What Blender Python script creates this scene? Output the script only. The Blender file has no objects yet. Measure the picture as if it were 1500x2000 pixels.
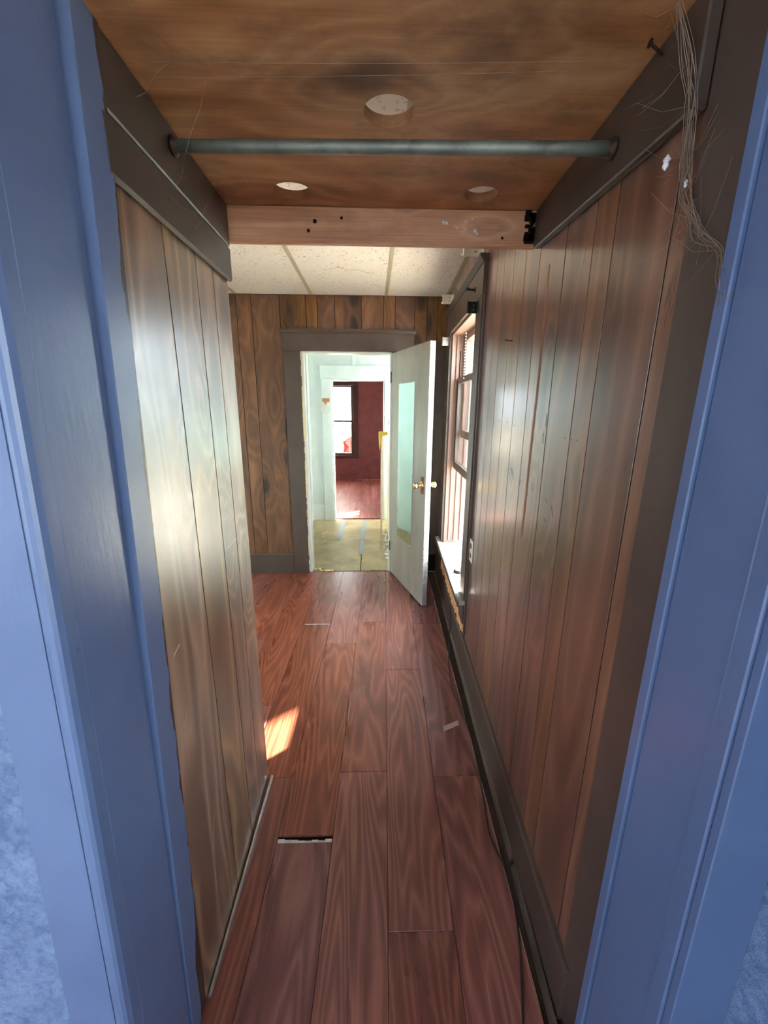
import bpy, bmesh, math, random
from mathutils import Vector, Matrix
random.seed(7)
S = bpy.context.scene
COL = S.collection

# ------------------------------------------------------------------ camera
cam = bpy.data.cameras.new('camera'); camo = bpy.data.objects.new('camera', cam); COL.objects.link(camo)
S.camera = camo
F = 790.0
def _unit(v): return v.normalized()
_d = _unit(Vector((726-750, -(793-1000), -F)))
_u = -_unit(Vector((730-750, -(4016-1000), -F))); _u = _unit(_u - _d*_u.dot(_d))
_r = _d.cross(_u)
CAM = Vector((0, 0, 1.53))
camo.matrix_world = Matrix(((_r.x, _r.y, _r.z, CAM.x), (_d.x, _d.y, _d.z, CAM.y), (_u.x, _u.y, _u.z, CAM.z), (0, 0, 0, 1)))
cam.sensor_fit = 'HORIZONTAL'; cam.sensor_width = 36.0; cam.lens = F/1500*36.0; cam.clip_start = 0.02

# ------------------------------------------------------------------ sky, sun, exposure
SKY = 18.0
SUN = 135.0
W = bpy.data.worlds.new('sky'); S.world = W; W.use_nodes = True
_nt = W.node_tree; _bg = _nt.nodes['Background']
_bg.inputs['Color'].default_value = (0.86, 0.93, 1.0, 1); _bg.inputs['Strength'].default_value = SKY
sd = bpy.data.lights.new('sun', 'SUN'); sd.energy = SUN; sd.angle = math.radians(0.8); sd.color = (1.0, 0.91, 0.78)
so = bpy.data.objects.new('sun', sd); COL.objects.link(so)
SUN_DIR = Vector((-0.79*math.cos(math.radians(20.9)), -0.61*math.cos(math.radians(20.9)), -math.sin(math.radians(20.9))))
so.location = (6, 7, 5); so.rotation_euler = SUN_DIR.to_track_quat('-Z', 'Y').to_euler()
S.view_settings.view_transform = 'Standard'; S.view_settings.look = 'None'
S.view_settings.exposure = 0.55; S.view_settings.gamma = 1.0; S.view_settings.use_curve_mapping = False
S.cycles.max_bounces = 14; S.cycles.diffuse_bounces = 8; S.cycles.glossy_bounces = 5; S.cycles.transparent_max_bounces = 12
S.cycles.caustics_reflective = False; S.cycles.caustics_refractive = False
S.cycles.use_denoising = True
S.cycles.sample_clamp_indirect = 12.0
def portal(c, w, h, toward):
    l = bpy.data.lights.new('window_portal', 'AREA'); l.shape = 'RECTANGLE'; l.size = w; l.size_y = h; l.cycles.is_portal = True
    o = bpy.data.objects.new('window_portal', l); COL.objects.link(o); o.location = c
    z = -Vector(toward).normalized(); y = Vector((0, 0, 1)); x = y.cross(z)
    o.matrix_world = Matrix(((x.x, y.x, z.x, c[0]), (x.y, y.y, z.y, c[1]), (x.z, y.z, z.z, c[2]), (0, 0, 0, 1)))

# ------------------------------------------------------------------ mesh helpers
def link(name, bm, mat, parent=None, smooth=False, **props):
    me = bpy.data.meshes.new(name)
    bmesh.ops.recalc_face_normals(bm, faces=bm.faces[:])
    bm.to_mesh(me); bm.free()
    if smooth:
        me.polygons.foreach_set('use_smooth', [True]*len(me.polygons))
    o = bpy.data.objects.new(name, me)
    if mat: me.materials.append(mat)
    COL.objects.link(o)
    if parent is not None:
        o.parent = parent
        base = Vector((0, 0, 0)); p = parent
        while p is not None: base += p.location; p = p.parent
        if base.length > 0:
            for v in me.vertices: v.co -= base
    for k, v in props.items(): o[k] = v
    return o
def hull8(bm, pts):
    """pts: bottom 4 then top 4 (ccw)"""
    vs = [bm.verts.new(p) for p in pts]
    for f in ((0, 3, 2, 1), (4, 5, 6, 7), (0, 1, 5, 4), (1, 2, 6, 5), (2, 3, 7, 6), (3, 0, 4, 7)):
        bm.faces.new([vs[i] for i in f])
    return vs
def add_box(bm, x0, x1, y0, y1, z0, z1, bev=0.0):
    vs = hull8(bm, [(x0, y0, z0), (x1, y0, z0), (x1, y1, z0), (x0, y1, z0), (x0, y0, z1), (x1, y0, z1), (x1, y1, z1), (x0, y1, z1)])
    if bev:
        es = list({e for v in vs for e in v.link_edges})
        bmesh.ops.bevel(bm, geom=es, offset=bev, segments=1, profile=.5, affect='EDGES')
    return vs
def box(name, x0, x1, y0, y1, z0, z1, mat, parent=None, bev=0.0, fn=None, **props):
    bm = bmesh.new(); add_box(bm, min(x0, x1), max(x0, x1), min(y0, y1), max(y0, y1), min(z0, z1), max(z0, z1), bev)
    if fn:
        for v in bm.verts: v.co = fn(v.co)
    return link(name, bm, mat, parent, **props)
def add_prism(bm, poly, axis, a0, a1):
    """poly: 2D outline; axis extrude: 'x','y','z' (outline coords are the two others in order)"""
    def mk(p, a):
        return {'x': (a, p[0], p[1]), 'y': (p[0], a, p[1]), 'z': (p[0], p[1], a)}[axis]
    A = [bm.verts.new(mk(p, a0)) for p in poly]; B = [bm.verts.new(mk(p, a1)) for p in poly]
    n = len(poly)
    bm.faces.new(A); bm.faces.new(B[::-1])
    for i in range(n): bm.faces.new((A[i], A[(i+1) % n], B[(i+1) % n], B[i]))
def prism(name, poly, axis, a0, a1, mat, parent=None, fn=None, **props):
    bm = bmesh.new(); add_prism(bm, poly, axis, a0, a1)
    if fn:
        for v in bm.verts: v.co = fn(v.co)
    return link(name, bm, mat, parent, **props)
def add_tube(bm, pts, r, seg=8, cap=True):
    pts = [Vector(p) for p in pts]; rings = []
    rr = r if isinstance(r, (list, tuple)) else [r]*len(pts)
    up = Vector((0, 0, 1)); prev = None
    for i, p in enumerate(pts):
        t = (pts[min(i+1, len(pts)-1)] - pts[max(i-1, 0)]).normalized()
        if prev is None:
            a = up if abs(t.dot(up)) < .9 else Vector((1, 0, 0))
            u = t.cross(a).normalized()
        else:
            u = (prev - t*prev.dot(t)).normalized()
        prev = u; w = t.cross(u)
        rings.append([bm.verts.new(p + (u*math.cos(2*math.pi*k/seg) + w*math.sin(2*math.pi*k/seg))*rr[i]) for k in range(seg)])
    for a, b in zip(rings, rings[1:]):
        for k in range(seg): bm.faces.new((a[k], a[(k+1) % seg], b[(k+1) % seg], b[k]))
    if cap: bm.faces.new(rings[0][::-1]); bm.faces.new(rings[-1])
def tube(name, pts, r, mat, parent=None, seg=8, **props):
    bm = bmesh.new(); add_tube(bm, pts, r, seg); return link(name, bm, mat, parent, smooth=True, **props)
def add_lathe(bm, prof, c, axis, seg=20):
    c = Vector(c); ax = Vector(axis).normalized()
    a = Vector((0, 0, 1)) if abs(ax.z) < .9 else Vector((1, 0, 0))
    u = ax.cross(a).normalized(); w = ax.cross(u)
    rings = [[bm.verts.new(c + ax*h + (u*math.cos(2*math.pi*k/seg) + w*math.sin(2*math.pi*k/seg))*max(r, 1e-4)) for k in range(seg)] for r, h in prof]
    for p, q in zip(rings, rings[1:]):
        for k in range(seg): bm.faces.new((p[k], p[(k+1) % seg], q[(k+1) % seg], q[k]))
    bm.faces.new(rings[0][::-1]); bm.faces.new(rings[-1])
def lathe(name, prof, c, axis, mat, parent=None, seg=20, **props):
    bm = bmesh.new(); add_lathe(bm, prof, c, axis, seg); return link(name, bm, mat, parent, smooth=True, **props)
def thing(name, label, cat, loc, group=None):
    o = bpy.data.objects.new(name, None); COL.objects.link(o); o.location = loc; o.empty_display_size = .05
    o['label'] = label; o['category'] = cat
    if group: o['group'] = group
    return o
def tag(o, label, cat, group=None):
    o['label'] = label; o['category'] = cat
    if group: o['group'] = group
    return o
STR = dict(kind='structure')
def root(name):
    o = bpy.data.objects.new(name, None); COL.objects.link(o); o['kind'] = 'structure'; return o

# ------------------------------------------------------------------ materials
class G:
    def __init__(s, name):
        s.m = bpy.data.materials.new(name); s.m.use_nodes = True; s.nt = s.m.node_tree
        s.b = s.nt.nodes['Principled BSDF']; s._oc = None; s._rn = None
    def n(s, t, **kw):
        x = s.nt.nodes.new(t)
        for k, v in kw.items(): setattr(x, k, v)
        return x
    def put(s, sock, v):
        if isinstance(v, bpy.types.NodeSocket): s.nt.links.new(v, sock)
        elif isinstance(v, (tuple, list)) and len(v) == 3 and sock.type == 'RGBA': sock.default_value = (*v, 1)
        else: sock.default_value = v
    def math(s, op, a, b=0.0, c=None, clamp=False):
        x = s.n('ShaderNodeMath', operation=op); x.use_clamp = clamp
        s.put(x.inputs[0], a); s.put(x.inputs[1], b)
        if c is not None: s.put(x.inputs[2], c)
        return x.outputs[0]
    def vmul(s, a, b):
        x = s.n('ShaderNodeVectorMath', operation='MULTIPLY'); s.put(x.inputs[0], a); s.put(x.inputs[1], b); return x.outputs[0]
    def vadd(s, a, b):
        x = s.n('ShaderNodeVectorMath', operation='ADD'); s.put(x.inputs[0], a); s.put(x.inputs[1], b); return x.outputs[0]
    def obj(s):
        if s._oc is None: s._oc = s.n('ShaderNodeTexCoord').outputs['Object']
        return s._oc
    def rnd(s):
        if s._rn is None: s._rn = s.n('ShaderNodeObjectInfo').outputs['Random']
        return s._rn
    def noise(s, vec, scale=1.0, detail=2.0, rough=.5, dist=0.0, out='Fac'):
        x = s.n('ShaderNodeTexNoise'); s.put(x.inputs['Vector'], vec); x.inputs['Scale'].default_value = scale
        x.inputs['Detail'].default_value = detail; x.inputs['Roughness'].default_value = rough; x.inputs['Distortion'].default_value = dist
        return x.outputs[out]
    def voro(s, vec, scale=1.0, rand=1.0, out='Distance'):
        x = s.n('ShaderNodeTexVoronoi'); s.put(x.inputs['Vector'], vec); x.inputs['Scale'].default_value = scale; x.inputs['Randomness'].default_value = rand
        return x.outputs[out]
    def map(s, v, a, b, c=0.0, d=1.0, smooth=True):
        x = s.n('ShaderNodeMapRange'); x.interpolation_type = 'SMOOTHSTEP' if smooth else 'LINEAR'
        s.put(x.inputs[0], v); s.put(x.inputs[1], a); s.put(x.inputs[2], b); s.put(x.inputs[3], c); s.put(x.inputs[4], d)
        return x.outputs[0]
    def ramp(s, v, stops):
        x = s.n('ShaderNodeValToRGB'); s.put(x.inputs[0], v); e = x.color_ramp.elements
        while len(e) < len(stops): e.new(.5)
        for el, (p, c) in zip(e, stops): el.position = p; el.color = (*c, 1)
        return x.outputs[0]
    def mix(s, f, a, b, mode='MIX'):
        x = s.n('ShaderNodeMix', data_type='RGBA', blend_type=mode); x.clamp_factor = True
        s.put(x.inputs[0], f); s.put(x.inputs[6], a); s.put(x.inputs[7], b); return x.outputs[2]
    def hsv(s, c, h=.5, sat=1.0, v=1.0):
        x = s.n('ShaderNodeHueSaturation'); s.put(x.inputs['Hue'], h); s.put(x.inputs['Saturation'], sat); s.put(x.inputs['Value'], v); s.put(x.inputs['Color'], c)
        return x.outputs[0]
    def bump(s, h, strength=.2, dist=.002):
        x = s.n('ShaderNodeBump'); x.inputs['Strength'].default_value = strength; x.inputs['Distance'].default_value = dist
        s.put(x.inputs['Height'], h); s.put(s.b.inputs['Normal'], x.outputs[0])
    def fin(s, col, rough=.5, spec=.5, metal=0.0):
        s.put(s.b.inputs['Base Color'], col); s.put(s.b.inputs['Roughness'], rough)
        s.put(s.b.inputs['Specular IOR Level'], spec); s.put(s.b.inputs['Metallic'], metal)
        return s.m
def srgb(r, g, b):
    f = lambda c: (c/255/12.92) if c <= 10 else ((c/255+.055)/1.055)**2.4
    return (f(r), f(g), f(b))

def wood(name, axis, stops, ring=9.0, cross=5.0, along=.5, ringamt=.5, fib=.35, mott=.5, knots=None, rough=.38, spec=.5,
         bump=.15, var=.25, hue=.02, scuff=0.0, grime=0.0, off=0.0, coat=0.0, cr=.28):
    g = G(name); sx = g.n('ShaderNodeSeparateXYZ'); g.put(sx.inputs[0], g.obj())
    order = {'z': (0, 1, 2), 'y': (0, 2, 1), 'x': (1, 2, 0)}[axis]
    cb = g.n('ShaderNodeCombineXYZ')
    for i, k in enumerate(order): g.put(cb.inputs[i], sx.outputs[k])
    rv = g.n('ShaderNodeCombineXYZ')
    for i, k in enumerate((13.1, 7.7, 29.3)): g.put(rv.inputs[i], g.math('MULTIPLY_ADD', g.rnd(), k, off))
    V = g.vadd(cb.outputs[0], rv.outputs[0])
    N1 = g.noise(g.vmul(V, (cross, cross, along)), 1, 1.5, .45, .25)
    r = g.math('MULTIPLY', N1, ring)
    kn = None
    if knots:
        kc, ka, ksz = knots
        wob = g.noise(g.vmul(V, (14, 14, 5)), 1, 2, out='Color')
        kv = g.vadd(g.vmul(V, (kc, kc, ka)), g.vmul(wob, (.22, .22, .22)))
        kd = g.voro(kv)
        kn = g.map(kd, ksz*.35, ksz, 1.0, 0.0)
        halo = g.map(kd, 0.0, ksz*2.6, 1.0, 0.0)
        r = g.math('ADD', r, g.math('MULTIPLY', halo, ring*.45))
    tri = g.math('PINGPONG', r, .5)
    tri = g.math('MULTIPLY', tri, 2.0)
    tri = g.math('POWER', tri, 1.6)
    fiber = g.noise(g.vmul(V, (260, 260, 4.5)), 1, 3, .6)
    mot = g.noise(g.vmul(V, (7, 7, 1.1)), 1, 4, .6)
    f = g.math('MULTIPLY_ADD', tri, ringamt, .5 - ringamt*.5)
    f = g.math('ADD', f, g.math('MULTIPLY', g.math('SUBTRACT', fiber, .5), fib*2))
    f = g.math('ADD', f, g.math('MULTIPLY', g.math('SUBTRACT', mot, .5), mott*2))
    c = g.ramp(f, stops)
    if kn is not None:
        c = g.mix(g.math('MULTIPLY', kn, .85), c, tuple(x*.22 for x in stops[0][1]))
        c = g.mix(g.math('MULTIPLY', halo, .35), c, stops[0][1])
    r2 = g.math('FRACT', g.math('MULTIPLY', g.rnd(), 7.31))
    r3 = g.math('FRACT', g.math('MULTIPLY', g.rnd(), 17.77))
    c = g.hsv(c, g.math('MULTIPLY_ADD', g.math('SUBTRACT', r3, .5), hue, .5),
              g.math('MULTIPLY_ADD', r3, .25, .85), g.math('MULTIPLY_ADD', g.math('SUBTRACT', r2, .5), var*2, 1.0))
    rg = g.math('MULTIPLY_ADD', g.math('SUBTRACT', mot, .5), .25, rough)
    if scuff:
        sc = g.noise(g.vmul(V, (60, 60, 9)), 1, 3, .7); lo = g.noise(g.vmul(V, (3.5, 3.5, 2.6)), 1, 2)
        m_ = g.math('MULTIPLY', g.map(sc, .58, .68), g.map(lo, .52, .66))
        c = g.mix(g.math('MULTIPLY', m_, scuff), c, tuple(x*.25 for x in stops[0][1]))
    if grime:
        gn = g.noise(g.vmul(V, (9, 9, 6)), 1, 5, .7)
        c = g.mix(g.math('MULTIPLY', g.map(gn, .45, .75), grime), c, srgb(45, 30, 22))
    g.bump(g.math('ADD', g.math('MULTIPLY', fiber, .6), g.math('MULTIPLY', tri, .4)), bump, .001)
    g.b.inputs['Coat Weight'].default_value = coat; g.b.inputs['Coat Roughness'].default_value = cr
    return g.fin(c, rg, spec)

def plain(name, col, rough=.5, spec=.5, metal=0.0, nz=.12, scale=6, bump=0.0, bscale=60, dark=None, thr=(.6, .72), dscale=20, amt=.7):
    g = G(name); v = g.obj()
    n = g.noise(v, scale, 4, .6)
    c = g.hsv(col, v=g.math('MULTIPLY_ADD', g.math('SUBTRACT', n, .5), nz*2, 1.0)) if False else g.mix(g.map(n, .3, .7), tuple(x*(1-nz) for x in col), tuple(min(1, x*(1+nz)) for x in col))
    if dark:
        d = g.noise(v, dscale, 5, .65)
        c = g.mix(g.math('MULTIPLY', g.map(d, *thr), amt), c, dark)
    if bump: g.bump(g.noise(v, bscale, 4, .6), bump, .003)
    return g.fin(c, rough, spec, metal)

M = {}
M['panel'] = wood('walnut_panel', 'z', [(0.0, srgb(64, 42, 26)), (.35, srgb(110, 78, 50)), (.62, srgb(144, 106, 71)), (1.0, srgb(176, 138, 98))],
                  ring=9, cross=4.6, along=1.0, ringamt=.52, fib=.18, mott=.42, knots=(3.0, 1.15, .13), rough=.36, spec=.7, coat=.7, var=.12, scuff=.5)
M['panel_red'] = wood('red_walnut_panel', 'z', [(0.0, srgb(54, 31, 22)), (.35, srgb(94, 58, 40)), (.62, srgb(124, 80, 56)), (1.0, srgb(154, 108, 78))],
                  ring=6, cross=5.5, along=.7, ringamt=.26, fib=.16, mott=.5, knots=(2.2, .8, .1), rough=.42, spec=.5, coat=1.0, cr=.20, var=.14, hue=.025, scuff=.7)
M['panel_far'] = wood('knotty_panel', 'z', [(0.0, srgb(42, 23, 10)), (.35, srgb(90, 55, 27)), (.62, srgb(120, 77, 41)), (1.0, srgb(152, 104, 60))],
                  ring=6, cross=4.8, along=.9, ringamt=.22, fib=.15, mott=.5, knots=(4.6, 2.1, .26), rough=.5, var=.1)
M['floor'] = wood('cherry_laminate', 'y', [(0.0, srgb(70, 36, 31)), (.35, srgb(116, 63, 53)), (.62, srgb(140, 82, 67)), (1.0, srgb(168, 106, 87))],
                  ring=17, cross=7, along=.8, ringamt=.38, fib=.26, mott=.34, rough=.30, bump=.06, var=.14, hue=.012)
M['shelf'] = wood('pine_shelf', 'x', [(0.0, srgb(94, 58, 42)), (.35, srgb(158, 104, 76)), (.62, srgb(186, 132, 100)), (1.0, srgb(212, 166, 132))],
                  ring=7, cross=5.0, along=2.0, ringamt=.22, fib=.16, mott=.75, knots=(2.9, 1.9, .2), rough=.5, var=.05, grime=.45)
M['pine'] = wood('stained_pine', 'x', [(0.0, srgb(120, 76, 48)), (.35, srgb(184, 126, 84)), (.62, srgb(212, 156, 110)), (1.0, srgb(230, 182, 138))],
                  ring=5, cross=9, along=.6, ringamt=.25, fib=.25, mott=.5, knots=(5.0, 2.4, .12), rough=.5, var=.04, grime=.25)
M['brown'] = plain('brown_trim_paint', srgb(78, 62, 54), .42, .5, nz=.12, scale=5, bump=.12, bscale=40)
M['brown_dark'] = plain('dark_brown_trim_paint', srgb(66, 52, 44), .45, .5, nz=.2, scale=7, bump=.15, bscale=40)
M['groove'] = plain('groove_backing', srgb(24, 16, 12), .8, .2)
M['raw'] = wood('stripped_wood', 'z', [(0.0, srgb(96, 64, 54)), (.4, srgb(132, 98, 86)), (1.0, srgb(162, 128, 114))], ring=6, cross=8, along=.3, ringamt=.25, fib=.3, mott=.4, rough=.55, var=.06)

def blue_paint(name, col, lo):
    g = G(name); v = g.obj(); n = g.noise(v, 3, 4, .6); st = g.noise(g.vmul(v, (70, 70, 9)), 1, 3, .6)
    c = g.mix(g.map(n, .3, .7), lo, col)
    ch = g.noise(v, 38, 3, .7); c = g.mix(g.map(ch, .74, .8), c, srgb(40, 52, 84))
    g.bump(g.math('ADD', st, g.math('MULTIPLY', g.noise(v, 45, 3), .7)), .22, .002)
    return g.fin(c, g.map(n, .2, .8, .28, .42), .5)
M['blue'] = blue_paint('blue_gloss_paint', srgb(94, 109, 142), srgb(84, 99, 132))
def blue_brown():
    """blue paint brushed raggedly over brown paint; the border is at the object's own Y attribute line"""
    g = G('blue_over_brown_paint'); v = g.obj()
    n = g.noise(g.vmul(v, (1, 1, 7)), 1, 5, .65); sx = g.n('ShaderNodeSeparateXYZ'); g.put(sx.inputs[0], v)
    edge = g.math('SUBTRACT', g.math('SUBTRACT', sx.outputs[1], g.math('MULTIPLY', sx.outputs[2], .045)), g.math('SUBTRACT', g.math('MULTIPLY_ADD', n, .05, .6905), g.map(sx.outputs[2], .05, .45, .022, 0.0)))
    c = g.mix(g.map(edge, -.0008, .0008), srgb(89, 104, 137), srgb(62, 44, 36))
    g.bump(g.noise(v, 45, 3), .2, .002); return g.fin(c, .36, .5)
M['blue_brown'] = blue_brown()
def plaster():
    g = G('blue_rough_plaster'); v = g.obj(); n = g.noise(v, 16, 8, .75, .4); n2 = g.noise(v, 70, 5, .75); n3 = g.noise(v, 2.2, 3, .6)
    c = g.mix(g.map(g.math('MULTIPLY_ADD', n2, .5, g.math('MULTIPLY', n, .5)), .36, .64), srgb(92, 112, 150), srgb(140, 158, 190))
    c = g.mix(g.math('MULTIPLY', g.map(n2, .56, .7), .55), c, srgb(66, 84, 118))
    g.bump(g.math('ADD', n, g.math('MULTIPLY', n2, .8)), 1.0, .012); return g.fin(c, .5, .45)
M['plaster'] = plaster()
def tile():
    g = G('acoustic_tile'); v = g.obj(); w = g.vmul(v, (1, 1, 1))
    d = g.noise(w, 70, 3, .75, .6); e = g.noise(w, 5, 3)
    m = g.math('MULTIPLY', g.map(d, .58, .64), g.map(e, .36, .6, .35, 1.0))
    c = g.mix(g.math('MULTIPLY', m, .75), srgb(222, 207, 196), srgb(96, 82, 70))
    g.bump(g.math('SUBTRACT', 0.5, m), .6, .004); return g.fin(c, .8, .2)
M['tile'] = tile()
M['tbar'] = plain('tbar_cream', srgb(168, 152, 128), .5, .4, nz=.05)
M['cream'] = plain('cream_plastic', srgb(226, 214, 190), .4, .5, nz=.08, dark=srgb(120, 100, 80), thr=(.62, .7), dscale=60, amt=.6)
M['white'] = plain('white_paint', srgb(226, 226, 218), .4, .5, nz=.05, dark=srgb(150, 130, 100), thr=(.66, .74), dscale=30)
M['aqua'] = plain('pale_aqua_paint', srgb(208, 216, 216), .45, .4, nz=.05, scale=3)
M['aqua_trim'] = plain('pale_aqua_trim', srgb(214, 222, 222), .35, .5, nz=.04)
def door_paint():
    g = G('grey_door_paint'); v = g.obj(); n = g.noise(g.vmul(v, (6, 6, 1.5)), 1, 4, .6)
    c = g.mix(g.map(n, .3, .7), srgb(140, 132, 120), srgb(160, 152, 140))
    s = g.noise(v, 55, 4, .7); c = g.mix(g.math('MULTIPLY', g.map(s, .64, .72), .7), c, srgb(104, 88, 74))
    return g.fin(c, .4, .45)
M['door'] = door_paint()
M['door_edge'] = plain('chipped_door_edge', srgb(150, 150, 154), .5, .4, nz=.1, scale=20, dark=srgb(120, 92, 66), thr=(.54, .6), dscale=60, amt=.8)
M['rust'] = plain('rusty_patch', srgb(128, 84, 48), .7, .3, nz=.3, scale=60)
M['brass'] = plain('worn_brass', srgb(222, 196, 140), .22, .5, metal=1.0, nz=.1)
M['steel'] = plain('galvanised_pipe', srgb(118, 120, 110), .5, .5, metal=.55, nz=.25, scale=14, dark=srgb(70, 62, 54), thr=(.55, .75), dscale=18, amt=.6)
M['alu'] = plain('aluminium_strip', srgb(196, 194, 192), .3, .5, metal=.9, nz=.15, scale=30)
M['dark_metal'] = plain('dark_bracket_metal', srgb(34, 28, 26), .4, .5, metal=.4)
M['nail'] = plain('rusty_nail', srgb(60, 44, 36), .6, .4, metal=.6)
M['cord'] = plain('brown_cord_sheath', srgb(48, 34, 30), .5, .4)
M['maroon'] = plain('maroon_paint', srgb(132, 88, 88), .5, .4, nz=.14, scale=5, bump=.2, bscale=25)
M['red_floor'] = wood('worn_red_boards', 'y', [(0.0, srgb(118, 62, 58)), (.4, srgb(166, 100, 92)), (1.0, srgb(206, 146, 132))], ring=8, cross=5, along=.5, ringamt=.3, fib=.4, mott=.8, rough=.4, var=.1, grime=.3)
M['ply'] = plain('plywood_tan', srgb(156, 138, 106), .6, .3, nz=.16, scale=4, dark=srgb(106, 88, 66), thr=(.5, .72), dscale=3.5, amt=.6, bump=.15)
M['tape'] = plain('grey_blue_tape', srgb(124, 134, 140), .6, .5, nz=.12, scale=20)
M['foam'] = plain('cream_foam', srgb(226, 206, 158), .8, .2, nz=.15, scale=60)
M['foam_white'] = plain('white_crumbs', srgb(226, 226, 214), .8, .2, nz=.12, scale=60)
M['yellow'] = plain('yellow_plastic', srgb(226, 190, 60), .4, .5, nz=.1)
M['pole'] = plain('pale_wood_pole', srgb(232, 214, 190), .5, .4, nz=.1, scale=30)
M['cabinet'] = plain('cream_cabinet', srgb(232, 222, 182), .4, .5, nz=.05)
M['slate'] = plain('grey_cap', srgb(104, 116, 124), .4, .5)
M['ring_wood'] = plain('orange_wood', srgb(186, 124, 82), .45, .5, nz=.15, scale=20)
M['paper'] = plain('white_paper', srgb(226, 224, 216), .7, .3, nz=.05, dark=srgb(168, 170, 176), thr=(.5, .62), dscale=30, amt=.6)
M['clear_tape'] = plain('yellowed_tape', srgb(176, 150, 132), .3, .5, nz=.1)
M['black'] = plain('black_plastic', srgb(20, 20, 20), .4, .5)
M['web'] = plain('cobweb_grey', srgb(128, 108, 92), .9, .1)
M['web_white'] = plain('cocoon_white', srgb(220, 214, 208), .8, .2)
M['lath'] = plain('broken_lath', srgb(224, 168, 116), .8, .2, nz=.3, scale=40, dark=srgb(90, 62, 44), thr=(.52, .62), dscale=40, amt=.8, bump=.5, bscale=50)
M['scrape'] = plain('bare_scrape', srgb(138, 92, 70), .6, .3, nz=.15, scale=20)
M['scratch'] = plain('pale_scratch', srgb(214, 196, 168), .6, .3)
M['subfloor'] = plain('underlay', srgb(60, 44, 34), .8, .2)
M['underlay'] = plain('silver_underlay', srgb(220, 216, 208), .5, .4, nz=.2, scale=40, bump=.5, bscale=40)
M['cloth_white'] = plain('pale_sheet', srgb(222, 212, 200), .7, .3, nz=.06, scale=3)
def plaid():
    g = G('red_plaid_cloth'); v = g.obj(); w = g.n('ShaderNodeTexWave'); g.put(w.inputs['Vector'], v); w.inputs['Scale'].default_value = 9; w.bands_direction = 'Z'
    w2 = g.n('ShaderNodeTexWave'); g.put(w2.inputs['Vector'], v); w2.inputs['Scale'].default_value = 9; w2.bands_direction = 'X'
    f = g.math('MULTIPLY', g.math('ADD', w.outputs['Fac'], w2.outputs['Fac']), .5)
    return g.fin(g.mix(f, srgb(196, 66, 72), srgb(232, 138, 136)), .8, .2)
M['plaid'] = plaid()
M['green_wall'] = plain('pale_green_room_paint', srgb(176, 204, 204), .5, .4, nz=.05)
M['outer'] = plain('pale_blue_room_paint', srgb(176, 192, 220), .6, .3, nz=.06)
M['hall_white'] = plain('unpainted_plaster', srgb(206, 190, 168), .7, .2, nz=.06)
M['stool'] = plain('dirty_white_sill', srgb(168, 164, 158), .45, .4, nz=.1, dark=srgb(110, 100, 92), thr=(.52, .66), dscale=14, amt=.6)
M['porch_floor'] = plain('pale_porch_boards', srgb(206, 200, 188), .5, .4, nz=.08, scale=4)
M['ground'] = plain('pale_gravel', srgb(186, 180, 166), .9, .2, nz=.2, scale=3)
def glass():
    m = bpy.data.materials.new('window_glass'); m.use_nodes = True; nt = m.node_tree; nt.nodes.clear()
    o = nt.nodes.new('ShaderNodeOutputMaterial'); t = nt.nodes.new('ShaderNodeBsdfTransparent'); t.inputs[0].default_value = (.93, .97, .97, 1)
    gl = nt.nodes.new('ShaderNodeBsdfGlossy'); gl.inputs['Roughness'].default_value = .02
    ge = nt.nodes.new('ShaderNodeNewGeometry'); mx = nt.nodes.new('ShaderNodeMixShader')
    def mt(op, a, b=None):
        x = nt.nodes.new('ShaderNodeMath'); x.operation = op
        for i, v in enumerate((a, b)):
            if v is None: continue
            if isinstance(v, bpy.types.NodeSocket): nt.links.new(v, x.inputs[i])
            else: x.inputs[i].default_value = v
        return x.outputs[0]
    dp = nt.nodes.new('ShaderNodeVectorMath'); dp.operation = 'DOT_PRODUCT'
    nt.links.new(ge.outputs['Incoming'], dp.inputs[0]); nt.links.new(ge.outputs['Normal'], dp.inputs[1])
    sch = mt('ADD', mt('MULTIPLY', mt('POWER', mt('SUBTRACT', 1.0, mt('ABSOLUTE', dp.outputs['Value'])), 5.0), .96), .04)
    nt.links.new(sch, mx.inputs[0]); nt.links.new(t.outputs[0], mx.inputs[1]); nt.links.new(gl.outputs[0], mx.inputs[2]); nt.links.new(mx.outputs[0], o.inputs[0])
    return m
M['glass'] = glass()
def mirror_m():
    g = G('old_mirror'); v = g.obj(); n = g.noise(v, 6, 5, .7)
    return g.fin(g.mix(g.map(n, .55, .8), (.86, .92, .90), (.70, .74, .70)), g.map(n, .4, .75, .03, .22), .5, 1.0)
M['mirror'] = mirror_m()

# ------------------------------------------------------------------ layout constants
H = 2.39                       # hung ceiling
K = 0.043                      # the right wall splays out by this much per metre of depth
def RW(y, off=0.0): return .46 + K*y + off
def rskew(v): return Vector((v.x + K*v.y + .46, v.y, v.z))      # x given as offset from the right wall surface
LEAN = 0.045
def lean(v): return Vector((v.x, v.y + LEAN*v.z, v.z))
FAR = 3.6
LX0, LROOM = -.44, -3.3

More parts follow.
